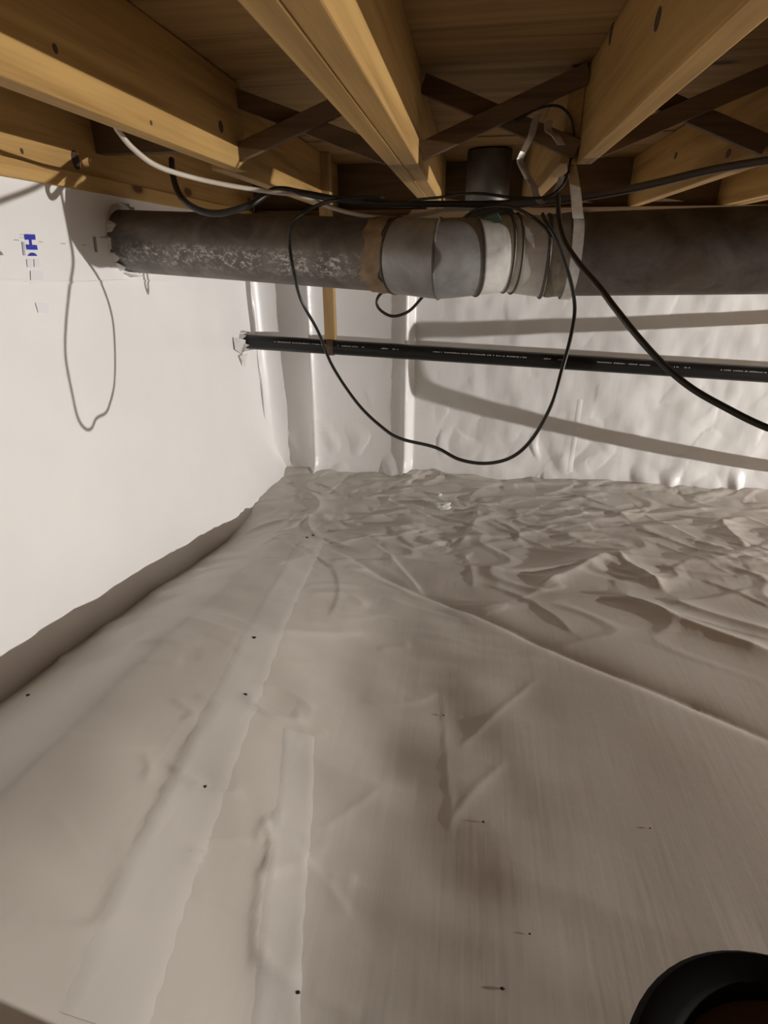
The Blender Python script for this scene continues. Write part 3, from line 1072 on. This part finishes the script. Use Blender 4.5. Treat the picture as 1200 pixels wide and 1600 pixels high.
cable('cable', [atY(662, 400, 1.56), atY(640, 440, 1.62), atY(605, 452, 1.63), atY(590, 466, 1.63), atY(592, 482, 1.63), atY(612, 494, 1.63), atY(636, 488, 1.63), atY(655, 470, 1.63), atY(672, 445, 1.62), atY(682, 400, 1.56)],
      0.0042, M_CBLACK, 'small black cable loop peeking below the duct left of the elbow', 8)
cable('cable', [atY(716, 352, 1.44), atY(735, 332, 1.43), atY(765, 323, 1.42), atY(800, 324, 1.41), atY(830, 338, 1.40), atY(852, 356, 1.36), atY(862, 372, 1.335)],
      0.0035, M_CBLACK, 'thin black cable arching over the top of the elbow', 8)
cable('cable', [atY(805, 190, 1.53), atY(840, 170, 1.53), atY(872, 166, 1.53), atY(890, 182, 1.54), atY(896, 210, 1.54), atY(892, 245, 1.54), atY(885, 280, 1.50), atY(868, 300, 1.47), atY(845, 309, 1.46), atY(800, 308, 1.46), atY(740, 302, 1.46), atY(690, 308, 1.46), atY(640, 313, 1.47)],
      0.003, M_CBLACK, 'thin dark wire arching beside the bent strap in the joist bay', 8)

# teal film scrap on top of the elbow
m_ = MB()
a, b_, c, d = atY(715, 352, 1.42), atY(778, 334, 1.42), atY(785, 347, 1.41), atY(745, 354, 1.40)
m_.add([a, b_, c, d, a + Vector((0, 0.012, 0.004)), b_ + Vector((0, 0.012, 0.004)), c + Vector((0, 0.012, 0.004)), d + Vector((0, 0.012, 0.004))],
       [(0, 1, 2, 3), (7, 6, 5, 4), (0, 4, 5, 1), (1, 5, 6, 2), (2, 6, 7, 3), (3, 7, 4, 0)])
tag(m_.build('plastic_scrap', M_TEAL), 'small teal plastic scrap lying on top of the elbow', 'scrap')

# ------------------------------------------------------------------ details of the liner
# printed mark on the left wall


def wq(mb_, pts, push=0.0024):
    """small print patch that follows the left wall, from picked outline points"""
    P_ = []
    for x_, y_ in pts:
        P_.append(atX(x_, y_, XL))

    def on(p):
        return (float(wall_left_x(np.array([p.y]), np.array([p.z]))[0]) + push, p.y, p.z)
    if len(P_) == 4:
        n_ = 4
        g = []
        for a_ in range(n_ + 1):
            for b_ in range(n_ + 1):
                t_ = P_[0].lerp(P_[1], b_ / n_)
                q_ = P_[3].lerp(P_[2], b_ / n_)
                g.append(on(t_.lerp(q_, a_ / n_)))
        mb_.add(g, [(a_ * (n_ + 1) + b_, a_ * (n_ + 1) + b_ + 1, (a_ + 1) * (n_ + 1) + b_ + 1, (a_ + 1) * (n_ + 1) + b_) for a_ in range(n_) for b_ in range(n_)])
    else:
        mb_.add([on(p) for p in P_], [tuple(range(len(P_)))])


def cz(x_, y_):
    return (x_ / 6.0, 340 + y_ / 6.0)


m_ = MB()
wq(m_, [cz(240, 155), cz(343, 158), cz(348, 208), cz(245, 208)])
wq(m_, [cz(288, 206), cz(308, 206), cz(312, 254), cz(292, 254)])
wq(m_, [cz(255, 252), cz(358, 257), cz(366, 303), cz(262, 300)])
wq(m_, [cz(270, 360), cz(282, 343), cz(298, 332), cz(316, 328), cz(334, 332), cz(350, 345), cz(360, 360)])
wq(m_, [cz(1075, 290), cz(1118, 270), cz(1120, 330), cz(1078, 325)])
m_.build('printed_mark', M_BLUE, wall_left)['label'] = 'blue printed mark'
m_ = MB()
for q in ([(195, 155), (238, 157), (238, 163), (195, 161)], [(198, 184), (240, 187), (240, 193), (198, 190)], [(212, 225), (236, 228), (246, 356), (224, 354)]):
    wq(m_, [cz(*p) for p in q])
m_.build('printed_mark', M_LAV, wall_left)['label'] = 'lavender edge of the print'
m_ = MB()
for q in ([(255, 392), (318, 392), (320, 466), (262, 466)], [(328, 392), (378, 394), (382, 464), (330, 466)], [(290, 498), (402, 502), (412, 612), (292, 618)], [(335, 800), (450, 806), (452, 900), (360, 890)]):
    wq(m_, [cz(*p) for p in q])
m_.build('printed_mark', M_GHOST, wall_left)['label'] = 'faint grey ghost print'
m_ = MB()
for q in ([(140, 206), (185, 209), (185, 216), (140, 213)], [(380, 224), (416, 227), (416, 233), (380, 230)], [(583, 240), (622, 243), (622, 249), (583, 246)], [(768, 254), (800, 257), (800, 263), (768, 260)],
          [(0, 312), (26, 350), (0, 355)], [(872, 178), (892, 178), (910, 325), (892, 325)], [(930, 180), (1005, 182), (1005, 190), (930, 188)]):
    wq(m_, [cz(*p) for p in q])
m_.build('printed_mark', M_GREYP, wall_left)['label'] = 'small grey printed dashes'

# overlap seam of the wall sheet
m_ = MB()
P = [atX(x_, y_, XL) for x_, y_ in ((-60, 436), (60, 440), (130, 441), (200, 438), (262, 440))]
P = smooth(P, 6)
for p in P:
    p.x = float(wall_left_x(np.array([p.y]), np.array([p.z]))[0]) + 0.0025
m_.ribbon(P, Vector((0, 0.0005, 0.006)), 0.0015)
m_.build('sheet_edge', M_WALL, wall_left, True)

# torn flaps around the duct hole and the pipe hole
for cpos, rad, nfl, ln, sd in ((Vector((XL, 1.69, dl[0].z)), RD * 0.99, 15, 0.034, 3), (Vector((XL, PA.y, PA.z)), RP, 8, 0.05, 9)):
    random.seed(sd)
    m_ = MB()
    for k in range(nfl):
        a0 = 2 * PI * k / nfl + random.uniform(-0.1, 0.1)
        a1 = a0 + 2 * PI / nfl * random.uniform(0.7, 1.0)
        am = (a0 + a1) / 2 + random.uniform(-0.15, 0.15)
        l_ = ln * random.uniform(0.4, 1.1)
        r0 = rad + 0.016
        r1 = rad + random.uniform(0.003, 0.016)
        vs = [cpos + Vector((-0.004, math.cos(a) * r0, math.sin(a) * r0)) for a in (a0, am, a1)]
        vs += [cpos + Vector((l_ * f_, math.cos(a) * r1, math.sin(a) * r1)) for a, f_ in ((a1 - 0.05, 0.55), (am, 1.0), (a0 + 0.05, 0.45))]
        vs2 = [v + Vector((0.001, 0.0008, 0.001)) for v in vs]
        m_.add(vs + vs2, [(0, 1, 4, 5), (1, 2, 3, 4), (11, 10, 7, 6), (10, 9, 8, 7), (0, 5, 11, 6), (5, 4, 10, 11), (4, 3, 9, 10), (3, 2, 8, 9), (2, 1, 7, 8), (1, 0, 6, 7)])
    m_.build('torn_flap', M_TORN, wall_left)['label'] = 'ragged cut edge of the liner around a pipe hole'
# bigger flaps hanging at the drain pipe hole
m_ = MB()
g = [atX(361, 527, XL) + Vector((0.01, 0, 0)), atX(372, 531, XL) + Vector((0.035, 0, 0)), atY(383, 533, PA.y - 0.05), atY(383, 548, PA.y - 0.05), atY(376, 553, PA.y - 0.045), atX(363, 546, XL) + Vector((0.014, 0, 0))]
g2 = [p + Vector((0.001, 0.0015, 0)) for p in g]
m_.add(g + g2, [(0, 1, 2, 3, 4, 5), (11, 10, 9, 8, 7, 6)] + [(i, (i + 1) % 6, 6 + (i + 1) % 6, 6 + i) for i in range(6)])
g = [atX(370, 556, XL) + Vector((0.012, 0, 0)), atX(377, 552, XL) + Vector((0.03, 0, 0)), atX(376, 573, XL) + Vector((0.02, 0, 0))]
g2 = [p + Vector((0.001, 0.0015, 0)) for p in g]
m_.add(g + g2, [(0, 1, 2), (5, 4, 3), (0, 1, 4, 3), (1, 2, 5, 4), (2, 0, 3, 5)])
m_.build('torn_flap', M_TORN, wall_left)['label'] = 'white flap of liner below the drain pipe hole'


# seam tapes on the floor and back wall
def floor_tape(path, wdt, name='seam_tape', lift=0.0012):
    P_ = smooth([atZ(x_, y_) for x_, y_ in path], 14)
    nw = 9
    vs_ = []
    for i_, p in enumerate(P_):
        t = (P_[min(i_ + 1, len(P_) - 1)] - P_[max(i_ - 1, 0)]).normalized()
        sd_ = Vector((t.y, -t.x, 0))
        w_ = wdt * (1 + 0.03 * math.sin(i_ * 0.9))
        for k in range(nw):
            vs_.append(p + sd_ * w_ * (k / (nw - 1) - 0.5))
    A = np.array([tuple(v) for v in vs_])
    h = floor_h(A[:, 0], A[:, 1])
    vs_ = []
    for i_ in range(len(A)):
        k = i_ % nw
        e = -0.0012 if k in (0, nw - 1) else lift
        vs_.append((A[i_, 0], A[i_, 1], h[i_] + e))
    fs_ = [(i_ * nw + k, i_ * nw + k + 1, (i_ + 1) * nw + k + 1, (i_ + 1) * nw + k) for i_ in range(len(P_) - 1) for k in range(nw - 1)]
    m2 = MB()
    m2.add(vs_, fs_)
    return m2.build(name, M_TAPE, floor, True)


floor_tape([(490, 850), (470, 905), (448, 965), (425, 1030), (400, 1100), (378, 1165), (352, 1240), (322, 1330), (290, 1420), (262, 1500), (232, 1600), (200, 1700)], 0.105)
floor_tape([(470, 1180), (465, 1280), (454, 1380), (444, 1480), (436, 1600), (430, 1700)], 0.075)
m_ = MB()
zz = np.linspace(0.05, 0.42, 30)
for xa in (atY(895, 700, YB).x,):
    vs = []
    for z_ in zz:
        for k in range(5):
            xx = xa - 0.02 + 0.01 * k
            e = 0.003 if k in (0, 4) else -0.0012
            vs.append((xx, float(wall_back_y(np.array([xx]), np.array([z_]))[0]) + e, z_))
    m_.add(vs, [(i * 5 + k, i * 5 + k + 1, i * 5 + k + 6, i * 5 + k + 5) for i in range(len(zz) - 1) for k in range(4)])
m_.build('seam_tape', M_WALL, wall_back, True)

# crumpled film glinting on the floor
random.seed(11)
for cx, cy, rr, lab in ((694, 785, 0.034, 'small crumpled shiny film scrap glinting on the floor near the back wall'), (687, 766, 0.012, 'tiny shiny film bit just behind the larger film scrap on the floor')):
    m_ = MB()
    c = atZ(cx, cy, 0.03)
    c.z = float(floor_h(np.array([c.x]), np.array([c.y]))[0])
    ic = bmesh.new()
    bmesh.ops.create_icosphere(ic, subdivisions=2, radius=rr)
    o0 = len(m_.v)
    ic.verts.ensure_lookup_table()
    vs = []
    for v in ic.verts:
        f_ = random.uniform(0.6, 1.15)
        vs.append((c.x + v.co.x * f_ * 1.2, c.y + v.co.y * f_, c.z + 0.2 * rr + v.co.z * f_ * 0.55))
    fs = [tuple(v.index for v in f_.verts) for f_ in ic.faces]
    m_.add(vs, fs)
    ic.free()
    tag(m_.build('crumpled_film', M_GLINT), lab, 'scrap')

# dirt specks on the sheet
random.seed(4)
m_ = MB()
for cx, cy, rr in ((693, 1116, 0.0026), (755, 1285, 0.003), (785, 1546, 0.0032), (70, 1159, 0.004), (393, 1153, 0.004), (405, 1061, 0.005), (337, 1313, 0.003), (827, 1463, 0.002), (1016, 1294, 0.002), (468, 1566, 0.003), (480, 851, 0.006), (490, 846, 0.006)):
    c = atZ(cx, cy)
    c.z = float(floor_h(np.array([c.x]), np.array([c.y]))[0])
    ic = bmesh.new()
    bmesh.ops.create_icosphere(ic, subdivisions=1, radius=rr)
    vs = [(c.x + v.co.x * random.uniform(0.7, 1.6), c.y + v.co.y * random.uniform(0.6, 1.2), c.z + 0.002 + v.co.z * 0.6) for v in ic.verts]
    m_.add(vs, [tuple(v.index for v in f_.verts) for f_ in ic.faces])
    ic.free()
o = m_.build('dirt_specks', M_DIRT)
o['label'] = 'dark dirt specks scattered over the white floor liner'
o['category'] = 'dirt'
o['kind'] = 'stuff'

# ------------------------------------------------------------------ black bucket in the near right corner
ZB = 0.42
bc = Vector((0.316, 0.196, ZB))
RB = 0.157
zf = float(floor_h(np.array([bc.x]), np.array([bc.y]))[0])
bk = empty('bucket', (bc.x, bc.y, zf), 'black round bucket rim with dark inside at the bottom right corner', 'bucket')


def lathe(prof, c_, sg_=64):
    m2 = MB()
    vs_, fs_ = [], []
    for r_, z_ in prof:
        for k in range(sg_):
            a_ = 2 * PI * k / sg_
            vs_.append((c_.x + r_ * math.cos(a_), c_.y + r_ * math.sin(a_), z_))
    for i_ in range(len(prof) - 1):
        for k in range(sg_):
            k2 = (k + 1) % sg_
            fs_.append((i_ * sg_ + k, i_ * sg_ + k2, (i_ + 1) * sg_ + k2, (i_ + 1) * sg_ + k))
    m2.add(vs_, fs_)
    return m2


m_ = lathe([(0.001, zf + 0.004), (RB * 0.82, zf + 0.004), (RB * 0.84, zf + 0.012), (RB * 0.97, ZB - 0.02), (RB * 0.95, ZB - 0.02), (RB * 0.82, zf + 0.018), (0.001, zf + 0.018)], bc)
m_.build('bucket_body', M_RUBBER, bk, True)
m_ = lathe([(RB * 0.95, ZB - 0.034), (RB * 0.995, ZB - 0.034), (RB * 1.02, ZB - 0.024), (RB * 1.02, ZB - 0.008), (RB * 0.985, ZB), (RB * 0.85, ZB), (RB * 0.80, ZB - 0.006), (RB * 0.78, ZB - 0.020), (RB * 0.80, ZB - 0.034), (RB * 0.95, ZB - 0.034)], bc)
m_.build('bucket_rim', M_RUBBER, bk, True)
m_ = lathe([(RB * 0.86, ZB - 0.03), (RB * 0.82, ZB - 0.016), (0.001, ZB - 0.012)], bc)
m_.build('bucket_contents', M_MUD, bk, True)['label'] = 'dark brown contents'
